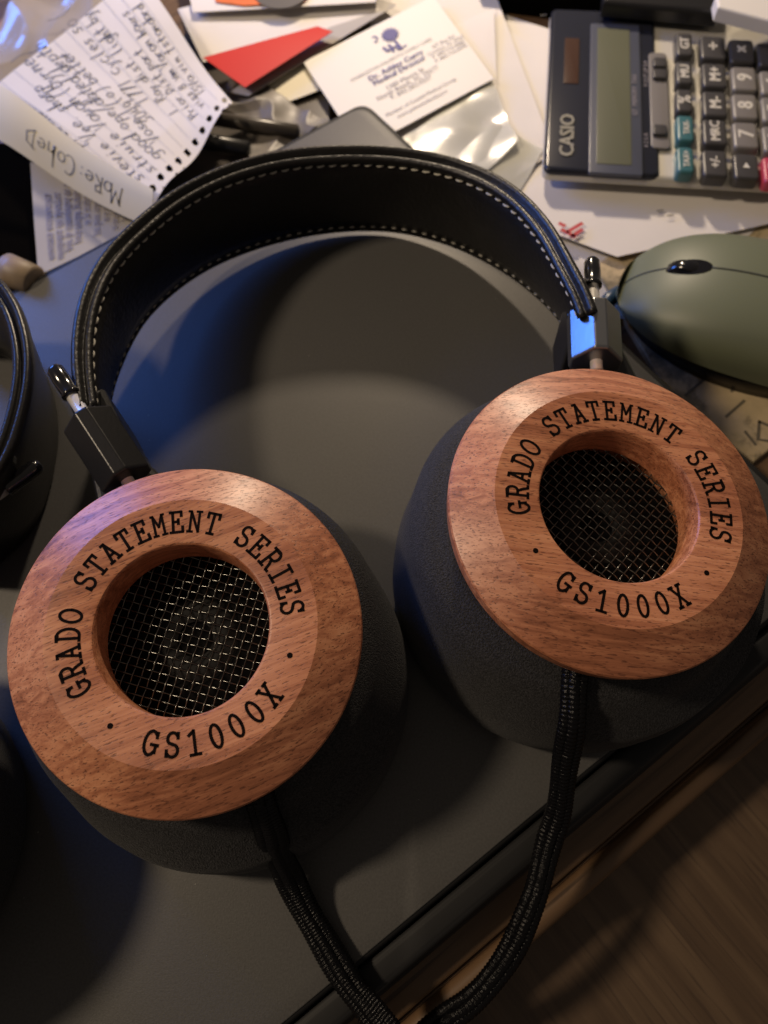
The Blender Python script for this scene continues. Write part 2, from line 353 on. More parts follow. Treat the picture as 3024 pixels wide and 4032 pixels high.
def text_mesh(s, size):
    """printed text as flat triangles: verts (x, y) and faces"""
    cu = bpy.data.curves.new('t', 'FONT'); cu.body = s; cu.size = size; cu.resolution_u = 2
    o = bpy.data.objects.new('t', cu); COL.objects.link(o)
    me = bpy.data.meshes.new_from_object(o)
    V = [v.co.to_2d() for v in me.vertices]; F = [tuple(p.vertices) for p in me.polygons]
    bpy.data.objects.remove(o); bpy.data.meshes.remove(me); bpy.data.curves.remove(cu)
    return V, F
def put_text(bm, s, size, x, y, f, ang=0.0, align='L', bold=0, sx=1.0):
    V, F = text_mesh(s, size)
    if not V: return
    w = max(v.x for v in V); off = {'L': 0, 'C': -w / 2, 'R': -w}[align]
    c, si = math.cos(ang), math.sin(ang)
    for k in range(1 + bold):
        vs = [bm.verts.new(f(x + c * ((v.x + off + k * size * .035) * sx) - si * v.y, y + si * ((v.x + off + k * size * .035) * sx) + c * v.y) + Vector((0, 0, k * .00005))) for v in V]
        for t in F:
            try: bm.faces.new([vs[i] for i in t])
            except ValueError: pass

class Sheet:
    """a paper or film lying on the pile: four corners (px, py, z), wrinkles"""
    def __init__(s, name, corners, m, nx=40, ny=40, amp=0.0012, fr=25, keep=None, seed=0, thick=0.00025, bend=None, label=None, cat=None, parent=None, world=False, crease=False):
        s.C = [Vector(c) if world else at(*c) for c in corners]; s.amp = amp; s.fr = fr; s.seed = seed; s.bend = bend; s.crease = crease
        s.W = (s.C[1] - s.C[0]).length; s.H = (s.C[3] - s.C[0]).length
        bm = bmesh.new(); vs = {}
        for j in range(ny + 1):
            for i in range(nx + 1): vs[i, j] = bm.verts.new(s.S(i / nx, j / ny))
        for j in range(ny):
            for i in range(nx):
                if keep and not keep((i + .5) / nx, (j + .5) / ny): continue
                bm.faces.new((vs[i, j], vs[i + 1, j], vs[i + 1, j + 1], vs[i, j + 1]))
        for v in [v for v in bm.verts if not v.link_faces]: bm.verts.remove(v)
        bm.normal_update()
        if sum(f.normal.z for f in bm.faces) < 0: bmesh.ops.reverse_faces(bm, faces=bm.faces[:])
        s.o = obj(name, bm, m, parent, norm=False)
        md = s.o.modifiers.new('thickness', 'SOLIDIFY'); md.thickness = thick; md.offset = -1
        es = s.o.modifiers.new('crisp_rim', 'EDGE_SPLIT'); es.split_angle = math.radians(50)
        if label: tag(s.o, label, cat)
    def S(s, u, v, h=0.0):
        a, b, c, d = s.C; p = (a * (1 - u) + b * u) * (1 - v) + (d * (1 - u) + c * u) * v
        q = Vector((p.x * s.fr + s.seed * 7.3, p.y * s.fr + s.seed, s.seed * 3.1))
        if s.crease:
            z = s.amp * ((1 - 2.4 * abs(noise.noise(q))) * .55 + .45 * (1 - 2.4 * abs(noise.noise(q * 1.9 + Vector((3, 1, 2)))))) - s.amp * .3
        else: z = s.amp * noise.noise(q)
        if s.bend: z += s.bend(u, v)
        return Vector((p.x, p.y, p.z + z + h))
    def m(s, x, y):           # metres on the sheet -> world, just above it
        return s.S(x / s.W, y / s.H, 0.00035)
    def marks(s, name, bm, m):
        # keep ink on the upper side
        return obj(name, bm, m, s.o, norm=False)
def outline_keep(poly):
    def k(u, v):
        c = False; n = len(poly)
        for i in range(n):
            (x1, y1), (x2, y2) = poly[i - 1], poly[i]
            if (y1 > v) != (y2 > v) and u < (x2 - x1) * (v - y1) / (y2 - y1) + x1: c = not c
        return c
    return k
def flatpoly(name, pts, m, z=None, thick=0.0004, parent=None, bev=0.0):
    """a flat sheet with an outline given as (px, py) at one level"""
    P = [at(p[0], p[1], z) for p in pts]; bm = bmesh.new(); prism(bm, [(p.x, p.y) for p in P], z - thick, z, bev); return obj(name, bm, m, parent, smooth=False)

# ------------------------------------------------------------------ desk and laptop (large structure)
ZD = -0.018
F0 = Vector((-.0212, .3009)); E1 = Vector((-.797, -.604)).normalized(); E2 = Vector((-E1.y * -1, E1.x * 1)); E2 = Vector((.604, -.797)).normalized()
def lp(a, b): return F0 + E1 * a + E2 * b      # a: along far edge to the left, b: towards the viewer
desk = empty('wooden_desk', (0.1, 0.0, ZD))
tag(desk, 'dark brown wooden desk with a moulded edge under the laptop and papers', 'desk')
bm = bmesh.new(); D = 0.2775
loc = Vector((0.1, 0, ZD))
def local(p, z): return (p.x - loc.x, p.y - loc.y, z)
def slab(poly, z0, z1, bev=0.0, name='x', m='desk'):
    bm = bmesh.new(); prism(bm, [(p.x - loc.x, p.y - loc.y) for p in poly], z0, z1, bev); return obj(name, bm, m, desk, smooth=False)
top = slab([lp(-.75, -.75), lp(-.75, D + .006), lp(.75, D + .006), lp(.75, -.75)], -0.02, 0.0, 0.001, 'desk_top')
# moulding: swept profile along the near edge
def sweep_line(name, prof, a0, a1, m, parent):
    bm = bmesh.new(); n = 60; rings = []
    for k in range(n + 1):
        a = a0 + (a1 - a0) * k / n; rings.append([bm.verts.new((lp(a, b).x - loc.x, lp(a, b).y - loc.y, z)) for b, z in prof])
    for r0, r1 in zip(rings[:-1], rings[1:]):
        for i in range(len(prof)): bm.faces.new((r0[i], r0[(i + 1) % len(prof)], r1[(i + 1) % len(prof)], r1[i]))
    bm.faces.new(rings[0]); bm.faces.new(rings[-1][::-1])
    return obj(name, bm, m, parent)
prof = [(D + .0062, -.03), (D + .0062, -.0035), (D + .0068, -.0022)] + [(D + .0105 + .0034 * math.cos(a), -.0035 + .0036 * math.sin(a)) for a in [math.pi * (1 - k / 10) for k in range(11)]] + [(D + .0142, -.03)]
sweep_line('edge_moulding', prof, -.75, .75, 'desk', desk)
low = slab([lp(-.75, D + .0143), lp(-.75, D + .7), lp(.75, D + .7), lp(.75, D + .0143)], -0.05, -0.026, 0.0, 'lower_board', 'board')

lap = empty('closed_laptop', (0, 0, ZD)); tag(lap, 'closed dark grey laptop lying under the wooden headphones', 'laptop')
def lslab(name, a0, a1, b0, b1, z0, z1, r, bev, m):
    bm = bmesh.new(); poly = roundpoly([tuple(lp(a0, b0)), tuple(lp(a0, b1)), tuple(lp(a1, b1)), tuple(lp(a1, b0))], r)
    prism(bm, poly, z0 - ZD, z1 - ZD, bev, 3); return sharp(obj(name, bm, m, lap), 40)
lslab('base', -.001, .37, -.001, .2752, ZD + .001, -.0065, .008, .003, 'lidrim')
lslab('lid', 0.0, .369, 0.0, .2655, -.006, -.0004, .007, .0015, 'lidrim')
lslab('lid_cover', .0026, .3675, .0026, .2643, -.0008, 0.0, .007, .0004, 'lid')
bm = bmesh.new()
prism(bm, [tuple(lp(.004, .2660)), tuple(lp(.004, .2738)), tuple(lp(.366, .2738)), tuple(lp(.366, .2660))], -.010 - ZD, -.0016 - ZD, .0022, 4)
obj('hinge_strip', bm, 'lidrim', lap)

bm = bmesh.new(); rd = random.Random(5)
for q in range(90):
    p = lp(rd.uniform(.02, .35), rd.uniform(.03, .26)); r_ = rd.choice((.00008, .0001, .00013, .0002)); a0 = rd.uniform(0, 6)
    vs = [bm.verts.new((p.x + r_ * rd.uniform(.6, 1.5) * math.cos(a0 + t * 1.257), p.y + r_ * rd.uniform(.5, 1.2) * math.sin(a0 + t * 1.257), .0001)) for t in range(5)]
    top_ = bm.verts.new((p.x, p.y, .00025))
    for t in range(5): bm.faces.new((vs[t], vs[(t + 1) % 5], top_))
tag(obj('dust', bm, mat('dust_flecks', (.35, .34, .32), .9)), 'tiny pale dust flecks scattered on the grey laptop lid', 'dust', kind='stuff')
# ------------------------------------------------------------------ headphones
def make_cup(root, C, tilt, ang, cush_center, RC=.0565, letters=True, flip=1):
    nr = Vector((tilt[0], tilt[1], 1)).normalized()
    xl = Vector((math.cos(math.radians(ang)), math.sin(math.radians(ang)), 0)); xl = (xl - xl.dot(nr) * nr).normalized(); yl = nr.cross(xl)
    MX = Matrix([[xl[i], yl[i], nr[i], C[i]] for i in range(3)] + [[0, 0, 0, 1]])
    RH, RF, RO = .0204, .0319, .0425
    prof = [(RH, -.011), (RH, -.0011), (RH + .0001, -.0006), (RH + .0004, -.00015), (RH + .0009, 0), (RF, 0), (RO - .0009, -.0049), (RO - .0003, -.0053), (RO, -.0059), (RO - .0001, -.0068), (RO - .0007, -.0108), (RO - .0012, -.0114), (RO - .0035, -.0125), (RO - .005, -.020), (.030, -.022), (.024, -.0225), (.0235, -.012)]
    bm = bmesh.new(); lathe(bm, prof, 160, closed=True)
    cup = obj('ear_cup', bm, 'wood', root); cup.matrix_world = MX; sharp(cup, 22)
    cup['label'] = 'round reddish mahogany housing'
    bm = bmesh.new(); lathe(bm, [(0, -.017), (.010, -.0168), (.0125, -.015), (.016, -.0175), (.0233, -.018)], 64); obj('driver', bm, 'void', cup)
    bm = bmesh.new(); lathe(bm, [(.0045, -.0163), (.0075, -.0145), (.0105, -.0163)], 48); obj('driver_ring', bm, 'cone', cup)
    # woven grille
    bm = bmesh.new(); pitch = .00212; th = math.radians(-36.5); nW = 11
    for d in (0, 1):
        e = Vector((math.cos(th + d * math.pi / 2), math.sin(th + d * math.pi / 2), 0)); g = Vector((-e.y, e.x, 0))
        for k in range(-nW, nW + 1):
            off = k * pitch; 
            if abs(off) > .0225: continue
            hl = math.sqrt(.0228 ** 2 - off ** 2); n = max(4, int(hl * 2 / pitch * 6)); pts = []
            for q in range(n + 1):
                s = -hl + 2 * hl * q / n
                z = .00022 * math.cos(math.pi * s / pitch) * (1 if (k % 2 == 0) else -1) * (1 if d == 0 else -1)
                pts.append(e * s + g * off + Vector((0, 0, -.0112 + z)))
            tube(bm, pts, .00021, 5, False)
    gr = obj('grille', bm, 'wire', cup); gr['kind'] = 'stuff'
    if letters:
        bm = bmesh.new(); hh = .0052; cw = hh * .6
        def ring_text(s, a_mid, step, r, inward):
            n = len(s)
            for i, ch in enumerate(s):
                if ch == ' ': continue
                k = i - (n - 1) / 2
                a = math.radians(a_mid - step * k) if not inward else math.radians(a_mid + step * k)
                er = Vector((math.cos(a), math.sin(a))); et = Vector((er.y, -er.x)) if not inward else Vector((-er.y, er.x)); up = er if not inward else -er
                def f(x, y): 
                    p = er * r + et * ((x - .3) * hh) + up * ((y - .5) * hh); return Vector((p.x, p.y, .00006))
                for st in SERIF[ch]:
                    if len(st) <= 5:
                        for e0, e1 in zip(st[:-1], st[1:]): stroke_poly(bm, [e0, e1], .12 if ch in 'MN' else .138, f)
                    else: stroke_poly(bm, st, .138, f)
        ring_text('GRADO STATEMENT SERIES', 90, 9.62, .0262, False)
        ring_text('GS1000X', -90, 10.7, .0264, True)
        for a in (-36, -144):
            ca = Vector((math.cos(math.radians(a)), math.sin(math.radians(a)))) * .0264
            vs = [bm.verts.new((ca.x + .00068 * math.cos(t * math.pi / 8), ca.y + .00068 * math.sin(t * math.pi / 8), .00006)) for t in range(16)]; bm.faces.new(vs)
        for f_ in bm.faces:
            if f_.normal.z < 0: f_.normal_flip()
        obj('lettering', bm, 'burn', cup, smooth=False, norm=False)
    # foam cushion, from the cup down to the lid
    bm = bmesh.new(); seg = 128; rings = []
    cc = Vector((cush_center[0], cush_center[1], 0))
    tops = [(.034, -.0195), (.039, -.0185), (.0412, -.0190), (.0420, -.0200), (.0440, -.0202), (.0470, -.0225), (.0492, -.0265)]
    lows = [(RC - .0008, .024), (RC, .0165), (RC - .0004, .007), (RC - .0022, .002), (RC - .006, .0003), (.04, .0003)]
    for k, (r, z) in enumerate(tops): rings.append([MX @ Vector((r * math.cos(t), r * math.sin(t), z)) for t in [2 * math.pi * i / seg for i in range(seg)]])
    a0 = math.radians(ang)
    for k, (r, z) in enumerate(lows):
        mid = cc.lerp(Vector(C), z / C[2]) ; rings.append([Vector((mid.x + r * math.cos(t + a0), mid.y + r * math.sin(t + a0), z)) for t in [2 * math.pi * i / seg for i in range(seg)]])
    R2 = [[bm.verts.new(p) for p in ring] for ring in rings]
    for a, b in zip(R2[:-1], R2[1:]):
        for i in range(seg): bm.faces.new((a[i], a[(i + 1) % seg], b[(i + 1) % seg], b[i]))
    obj('ear_cushion', bm, 'foam', root)
    # gimbal ring that carries the cup
    bm = bmesh.new(); pts = [Vector((.0375 * math.cos(math.radians(t)), .0375 * math.sin(math.radians(t)), -.0165)) for t in range(-4, 185, 4)]
    tube(bm, pts, .0016, 8)
    y = obj('gimbal', bm, 'black', root); y.matrix_world = MX
    return cup, MX

def band(root, T, B, nS=170, stitch=True, ext=(0, 0)):
    """T, B: world points of the upper and lower stitch rows on the inner face"""
    n = 150
    T = smooth_pts(catmull(T, n), 14); B = smooth_pts(catmull(B, n), 14)
    prof = [  # (thickness outward, height over the lower stitch as share of width, extra height in m)
        (.0000, 0, .0), (-.0006, .15, 0), (-.0010, .5, 0), (-.0006, .85, 0), (.0001, 1, -.0008), (.0007, 1, 0), (.0001, 1, .0009), (-.0002, 1, .0020), (.0003, 1, .0031), (.0012, 1, .0036),
        (.0020, 1, .0031), (.0023, 1, .0022), (.0028, 1, .0026), (.0032, 1, .0042), (.0041, 1, .0050), (.0050, 1, .0046), (.0057, 1, .0034), (.0060, 1, .0015), (.0056, .85, 0), (.0058, .5, 0), (.0056, .15, 0), (.0060, 0, -.0015), (.0054, 0, -.0032),
        (.0043, 0, -.0040), (.0032, 0, -.0034), (.0026, 0, -.0022), (.0018, 0, -.0031), (.0008, 0, -.0034), (.0000, 0, -.0026), (-.0002, 0, -.0012), (.0006, 0, -.0002)]
    fr = []
    for k in range(n):
        a = T[max(k - 1, 0)] + B[max(k - 1, 0)]; b = T[min(k + 1, n - 1)] + B[min(k + 1, n - 1)]
        t = (b - a).normalized(); u = (T[k] - B[k]).normalized(); fr.append((B[k], T[k], t, u, t.cross(u).normalized() * -1))
    bm = bmesh.new(); rings = []
    for p, q, t, u, o in fr:
        rings.append([bm.verts.new(p + (q - p) * s + o * d + u * e) for d, s, e in prof])
    for a, b in zip(rings[:-1], rings[1:]):
        for i in range(len(prof)): bm.faces.new((a[i], a[(i + 1) % len(prof)], b[(i + 1) % len(prof)], b[i]))
    bm.faces.new(rings[0]); bm.faces.new(rings[-1][::-1])
    hb = obj('headband', bm, 'leather', root)
    if stitch:
        bm = bmesh.new(); tube(bm, [Vector((-.0014, 0, -.0002)), Vector((-.0009, 0, .0001)), Vector((0, 0, .0002)), Vector((.0009, 0, .0001)), Vector((.0014, 0, -.0002))], [.00016, .0003, .00034, .0003, .00016], 6)
        bmesh.ops.recalc_face_normals(bm, faces=bm.faces[:])
        sm = bpy.data.meshes.new('stitch'); bm.to_mesh(sm); bm.free(); sm.materials.append(M['thread']); sm.polygons.foreach_set('use_smooth', [True] * len(sm.polygons))
        for row in (0, 1):
            L = sum(((T if row else B)[i + 1] - (T if row else B)[i]).length for i in range(n - 1)); cnt = int(L / .0041)
            for k in range(cnt):
                s = (k + .5) / cnt * (n - 1); i = int(s); w = s - i; i2 = min(i + 1, n - 1)
                p = (fr[i][row]).lerp(fr[i2][row], w); t, u, o = fr[i][2], fr[i][3], fr[i][4]
                q = p + o * .0004 + u * random.uniform(-.00007, .00007); q = q - o * .0001
                ty = t + u * (.10 if row else .06) + u * random.uniform(-.05, .05); ty.normalize(); zz = -o; yy = zz.cross(ty).normalized(); zz = ty.cross(yy)
                so = bpy.data.objects.new('stitch', sm); COL.objects.link(so); so.parent = hb
                sc = random.uniform(.9, 1.08)
                so.matrix_local = Matrix([[ty[j] * sc, yy[j], zz[j], q[j]] for j in range(3)] + [[0, 0, 0, 1]])
    return hb, fr

def rod_set(root, tip, capend, rodend, blockend, br=.0066, mb='blockm', rot=0.0, axis_z=0.0):
    tip, capend, rodend, blockend = map(Vector, (tip, capend, rodend, blockend)); d = (blockend - tip).normalized()
    def along(a, b): return a + d * (b - a).dot(d)
    A = tip; B = along(tip, capend); Cc = along(tip, rodend); Dd = along(tip, blockend)
    bm = bmesh.new(); L = (B - A).length; pts = []; rs = []
    for s, r in ((0, .0006), (.02, .0013), (.06, .0019), (.14, .0024), (.5, .0025), (.9, .00245), (.93, .0027), (1.0, .0027), (1.01, .001)):
        pts.append(A + d * L * s); rs.append(r)
    tube(bm, pts, rs, 24); obj('rod_cap', bm, 'gloss', root)
    bm = bmesh.new(); tube(bm, [B - d * .001, Dd + d * .003], .0018, 20); obj('rod', bm, 'steel', root)
    # eight-sided block
    bm = bmesh.new(); up = Vector((0, 0, 1)); up = (up - up.dot(d) * d).normalized(); sd = d.cross(up)
    sec = [(-1.0, .10), (-.24, .98), (.24, .98), (1.0, .10), (1.0, -.5), (.6, -.9), (-.6, -.9), (-1.0, -.5)]
    c, s = math.cos(rot), math.sin(rot); rings = []
    LB = (Dd - Cc).length
    for t, k in ((0, .9), (.0006, 1), (LB - .0006, 1), (LB, .94)):
        rings.append([bm.verts.new(Cc + d * t + (sd * (x * c - y * s) + up * (x * s + y * c)) * br * k) for x, y in sec])
    for a, b in zip(rings[:-1], rings[1:]):
        for i in range(8): bm.faces.new((a[i], a[(i + 1) % 8], b[(i + 1) % 8], b[i]))
    bm.faces.new(rings[0]); bm.faces.new(rings[-1][::-1]); o = obj('rod_block', bm, mb, root, smooth=False)
    bv = o.modifiers.new('edge', 'BEVEL'); bv.width = .00035; bv.segments = 2
    return o, Dd, d

hp = empty('headphones', (0, 0.1, 0.0))
tag(hp, 'open-back headphones with round mahogany cups and black stitched leather band', 'headphones', None)
hp_off = Vector((0, .1, 0))
hp.location = (0, 0, 0)
LC = (-.0543, .048, .0587); RCc = (.0516, .0809, .0569)
cupL, ML = make_cup(hp, LC, (.063, -.086), 22.7, (-.0510, .0440), .0505)
cupL['label'] = 'round mahogany housing nearer the viewer, logo turned to the left'
cupR, MR = make_cup(hp, RCc, (.153, -.034), -4.5, (.0450, .0785), .0525)
cupR['label'] = 'round mahogany housing farther to the right, deep side wall showing'
k = 3024 / 1659
ZT, ZB = .0475, .021
Tpx = [(212, 880), (203, 800), (206, 720), (225, 640), (265, 570), (330, 505), (400, 450), (500, 400), (620, 368), (760, 358), (880, 365), (990, 390), (1080, 435), (1150, 505), (1200, 590), (1238, 660), (1247, 690)]
Bpx = [(236, 905), (243, 840), (280, 740), (330, 665), (420, 590), (520, 540), (640, 505), (760, 490), (870, 495), (980, 525), (1070, 570), (1140, 620), (1205, 685), (1225, 720)]
def sag(x, y): return -.012 * max(0.0, min(1.0, (700 - y) / 330)) ** 1.2
band(hp, [at(x * k, y * k, ZT + sag(x, y + 30)) for x, y in Tpx], [at(x * k, y * k, ZB + 1.30 * sag(x, y - 110)) for x, y in Bpx])
ZR = .050
rod_set(hp, at(209, 1443, ZR + .004), at(291, 1551, ZR + .002), at(345, 1646, ZR), at(500, 1890, ZR - .004), br=.0072, mb='black', rot=0)
ZR = .045
rod_set(hp, at(2330, 1018, ZR), at(2330, 1125, ZR), at(2333, 1222, ZR), at(2348, 1425, ZR - .001), br=.0075, mb='blockm', rot=0)

def link_piece(px0, px1, z0, z1, w, name='band_connector'):
    a = at(*px0, (z0 + z1) / 2); b = at(*px1, (z0 + z1) / 2); d = (b - a); L = d.length; ang = math.atan2(d.y, d.x)
    bm = bmesh.new(); prism(bm, roundpoly([(0, -w), (L, -w), (L, w), (0, w)], .0015), z0, z1, .0015, 3, Matrix.Translation((a.x, a.y, 0)) @ Matrix.Rotation(ang, 4, 'Z'))
    return obj(name, bm, 'black', hp, smooth=False)
link_piece((405, 1650), (530, 1900), .018, .046, .0055)
link_piece((2250, 1265), (2262, 1440), .014, .040, .0040)
# yoke stems between block and cup
for a, b in (((470, 1860), (560, 2010)), ((2348, 1420), (2362, 1560))):
    p = at(*a, .031); q = at(*b, .030); bm = bmesh.new(); d = (q - p); ang = math.atan2(d.y, d.x)
    prism(bm, roundpoly([(-.003, -.0065), (d.length, -.011), (d.length, .011), (-.003, .0065)], .002), .022, .037, .002, 3, Matrix.Translation((p.x, p.y, 0)) @ Matrix.Rotation(ang, 4, 'Z'))
    obj('yoke', bm, 'black', hp, smooth=False)
# cables
def cable(pts, name, strands, r, width, label=None):
    P = catmull(pts, 560); fr = frames(P); bm = bmesh.new()
    for j in range(strands):
        off = (j - (strands - 1) / 2) * width; 
        hz = [0, .0006, -.0003, .0004][j % 4]
        pp = []
        for i, (p, t, n, b) in enumerate(fr):
            up = Vector((0, 0, 1)); sd = t.cross(up); sd = sd.normalized() if sd.length > .2 else b
            pp.append(p + sd * off + n * hz + sd * .0002 * math.sin(i * .05 + j))
        tube(bm, pp, r, 16, True, lambda kk, a, j=j: 1 + .13 * math.cos(4 * a + kk * .62) * math.cos(4 * a - kk * .62 + j))
    o = obj(name, bm, 'cable', hp)
    if label: o['label'] = label
cable([at(1005, 3060, .040), at(1030, 3170, .038), at(1062, 3270, .031), at(1100, 3370, .019), at(1150, 3480, .008), at(1250, 3670, .0032), at(1365, 3855, .0032), at(1460, 3985, .003), at(1560, 4120, .002), at(1640, 4260, -.002)], 'cable', 3, .0019, .0019, 'braided cable from the left cup')
cable([at(2275, 2590, .040), at(2262, 2690, .039), at(2250, 2850, .034), at(2232, 2975, .026), at(2200, 3186, .012), at(2164, 3313, .006), at(2122, 3481, .0035), at(2071, 3616, .001), at(2012, 3751, -.003), at(1935, 3860, -.006), at(1850, 3945, -.009), at(1755, 4015, -.012), at(1650, 4100, -.014), at(1560, 4190, -.014)], 'cable', 3, .0017, .0017, 'braided cable from the right cup')

# second headphones, mostly out of the frame at the left
h2 = empty('headphones', (0, 0, 0)); tag(h2, 'black headphones at the left frame edge with a glossy curved band', 'headphones')
tp2 = [(-330, 1120), (-180, 1110), (-60, 1150), (10, 1240), (45, 1340), (58, 1440), (50, 1550), (20, 1680), (-30, 1810), (-120, 1930), (-330, 2090)]
T2 = [at(x, y, .043) for x, y in tp2]; B2 = [Vector((p.x - .010, p.y + .002, .005)) for p in T2]
band(h2, T2, B2, stitch=False)[0].data.materials[0] = M['leather_edge']
rod_set(h2, at(160, 1826, .036), at(28, 1930, .036), at(-60, 1990, .036), at(-240, 2110, .036), br=.0066, mb='black')
cup2, M2 = make_cup(h2, (-.154, .000, .058), (.02, .0), 60, (-.155, .002), .0480)

# ------------------------------------------------------------------ calculator
ZC = -.003
O = at(2139, 674, ZC); A_ = at(2169, 36, ZC); B_ = at(3024, 800, ZC)
ey = (A_ - O).normalized(); ex = Vector((ey.y, -ey.x, 0))
calc = empty('calculator', mtx=Matrix([[ex[i], ey[i], (0, 0, 1)[i], O[i]] for i in range(3)] + [[0, 0, 0, 1]]))
tag(calc, 'silver desk calculator with navy display panel lying on white papers', 'calculator')
CH = (A_ - O).length
def cl(px, py, z=ZC):
    p = at(px, py, z) - O; return (p.dot(ex), p.dot(ey))
def cbox(name, x0, y0, x1, y1, z0, z1, r, bev, m, parent=calc, smooth=True):
    bm = bmesh.new(); prism(bm, rrect(x0, y0, x1, y1, r), z0, z1, bev, 3); return sharp(obj(name, bm, m, parent, smooth), 40)
xp = cl(2590, 500)[0]; 
cbox('body', 0, 0, .19, CH, -.0045, -.0006, .003, .002, 'calcbody')
cbox('underside', .006, .008, .18, CH - .006, -.0115, -.0040, .003, .0, 'calcbody')
cbox('display_panel', 0.0002, 0.0002, xp, CH - .0002, -.0042, .0008, .003, .0015, 'calcnavy')
def rect_px(x0, y0, x1, y1): 
    a = cl(x0, y1); b = cl(x1, y0); return a[0], a[1], b[0], b[1]
r4 = rect_px(2315, 110, 2515, 690); cbox('display_frame', r4[0], r4[1] , r4[2], r4[3], 0, .0014, .001, .0004, 'calcframe')
r4 = rect_px(2345, 128, 2475, 655); cbox('lcd_screen', r4[0], r4[1], r4[2], r4[3], 0, .0016, .0004, .0001, 'lcd')
r4 = rect_px(2217, 160, 2280, 335); cbox('solar_cell', r4[0], r4[1], r4[2], r4[3], 0, .0011, .0004, .0001, 'solar')
r4 = rect_px(2562, 218, 2622, 590); cbox('switch_plate', r4[0], r4[1], r4[2], r4[3], 0, .0012, .002, .0004, 'keygrey')
for yy in (265, 310, 530): 
    c_ = cl(2592, yy); bm = bmesh.new(); prism(bm, rrect(c_[0] - .003, c_[1] - .003, c_[0] + .003, c_[1] + .003, .0012), .001, .0028, .0006); obj('slide_switch', bm, 'keydark', calc)
bm = bmesh.new()
c_ = cl(2255, 628); put_text(bm, 'CASIO', .0086, c_[0], c_[1], lambda x, y: Vector((x, y, .0012)), math.pi / 2, bold=2); obj('maker_logo', bm, 'logo', calc, False, False)
bm = bmesh.new()
c_ = cl(2505, 470); put_text(bm, 'GT  MEMORY  TAX', .0030, c_[0], c_[1], lambda x, y: Vector((x, y, .0019)), math.pi / 2)
c_ = cl(2550, 350); put_text(bm, 'F CUT UP 5/4', .0028, c_[0], c_[1], lambda x, y: Vector((x, y, .0012)), math.pi / 2)
c_ = cl(2550, 590); put_text(bm, '4 2 0 A', .0028, c_[0], c_[1], lambda x, y: Vector((x, y, .0012)), math.pi / 2)
obj('panel_print', bm, 'greyp', calc, False, False)
keys = [  # centre px, half size px, material, legend, what
 (2692, 182, 30, 44, 'keydark', 'GT'), (2692, 293, 30, 44, 'keydark', 'MU'), (2692, 403, 30, 44, 'keydark', '%'), (2696, 512, 31, 50, 'keyteal', 'TAX-'), (2696, 636, 31, 50, 'keyteal', 'TAX+'),
 (2805, 195, 46, 44, 'keydark', '÷'), (2810, 304, 44, 46, 'keydark', 'M+'), (2812, 416, 44, 48, 'keydark', 'M-'), (2812, 527, 44, 48, 'keydark', 'MRC'), (2812, 650, 45, 50, 'keydark', '+/-'),
 (2918, 208, 44, 44, 'keydark', '×'), (2927, 318, 44, 46, 'keygrey', '9'), (2930, 427, 44, 48, 'keygrey', '8'), (2933, 540, 44, 50, 'keygrey', '7'), (2935, 662, 44, 48, 'keydark', '▶'),
 (3030, 222, 44, 44, 'keydark', '-'), (3040, 334, 44, 46, 'keygrey', '6'), (3046, 440, 44, 48, 'keygrey', '5'), (3050, 556, 44, 50, 'keygrey', '4'), (3052, 676, 44, 48, 'keyred', 'C')]
for px, py, hw, hh, m, lg in keys:
    c_ = cl(px, py, ZC + .003); s = cl(px + hw, py - hh, ZC + .003); w = s[0] - c_[0]; h = abs(s[1] - c_[1]) * .97
    ko = cbox('key', -w, -h, w, h, -.001, .0042, .0018, .0012, m); ko.location = (c_[0], c_[1], 0)
    ko['label'] = {'keydark': 'charcoal', 'keygrey': 'grey', 'keyteal': 'teal', 'keyred': 'red'}[m] + ' key ' + (lg if lg not in '▶' else 'with an arrow')
    bm = bmesh.new()
    if lg == '▶':
        vs = [bm.verts.new(v) for v in ((-.0015, -.0012, .0043), (.0013, -.0012, .0043), (-.0001, .0018, .0043))]; bm.faces.new(vs)
    else: put_text(bm, lg, {1: .0090, 2: .0068, 3: .0056}.get(len(lg), .0044) * (.82 if hw < 35 else 1), {1: .0030, 2: .0023}.get(len(lg), .0018) * (.82 if hw < 35 else 1), 0, lambda x, y: Vector((x, y, .0043)), math.pi / 2, 'C', bold=1 if lg == '%' else 2)
    obj('legend', bm, 'legend', ko, False, False)

# ------------------------------------------------------------------ mouse
mz = ZD
mc = Vector((.1277, .1836, mz)); 
ma = math.radians(-22)
mouse = empty('computer_mouse', mtx=Matrix.Translation((mc.x, mc.y, mz)) @ Matrix.Rotation(ma, 4, 'Z'))
tag(mouse, 'sage green computer mouse with black wheel beside the calculator', 'mouse')
def mouse_shell(bm, top=True, x0=-.054, x1=.054):
    nu, nv = 72, 48; rows = []
    for i in range(nu + 1):
        row = []
        a = math.pi * i / nu                       # along length
        x = -math.cos(a) * .052
        t = (x / .052)
        wv = .0285 * (1 - abs(t) ** 2.6) ** (1 / 2.3) * (1 - .06 * t * 0)
        hz = .0320 * (1 - abs(t + .0) ** 2.8) ** (1 / 2.0) * (.90 + .10 * math.cos((t - .2) * 1.6))
        for j in range(nv + 1):
            b = math.pi * j / nv; y = -math.cos(b) * wv; z = .011 * (1 if top else 0) + (hz - .011) * math.sin(b) ** .62 if abs(t) < .999 else .011
            row.append(bm.verts.new((x, y, .004 + z)))
        rows.append(row)
    for r0, r1 in zip(rows[:-1], rows[1:]):
        for j in range(nv):
            try: bm.faces.new((r0[j], r1[j], r1[j + 1], r0[j + 1]))
            except ValueError: pass
bm = bmesh.new(); mouse_shell(bm); bmesh.ops.remove_doubles(bm, verts=bm.verts[:], dist=1e-6); shell = obj('shell', bm, 'mousegreen', mouse)
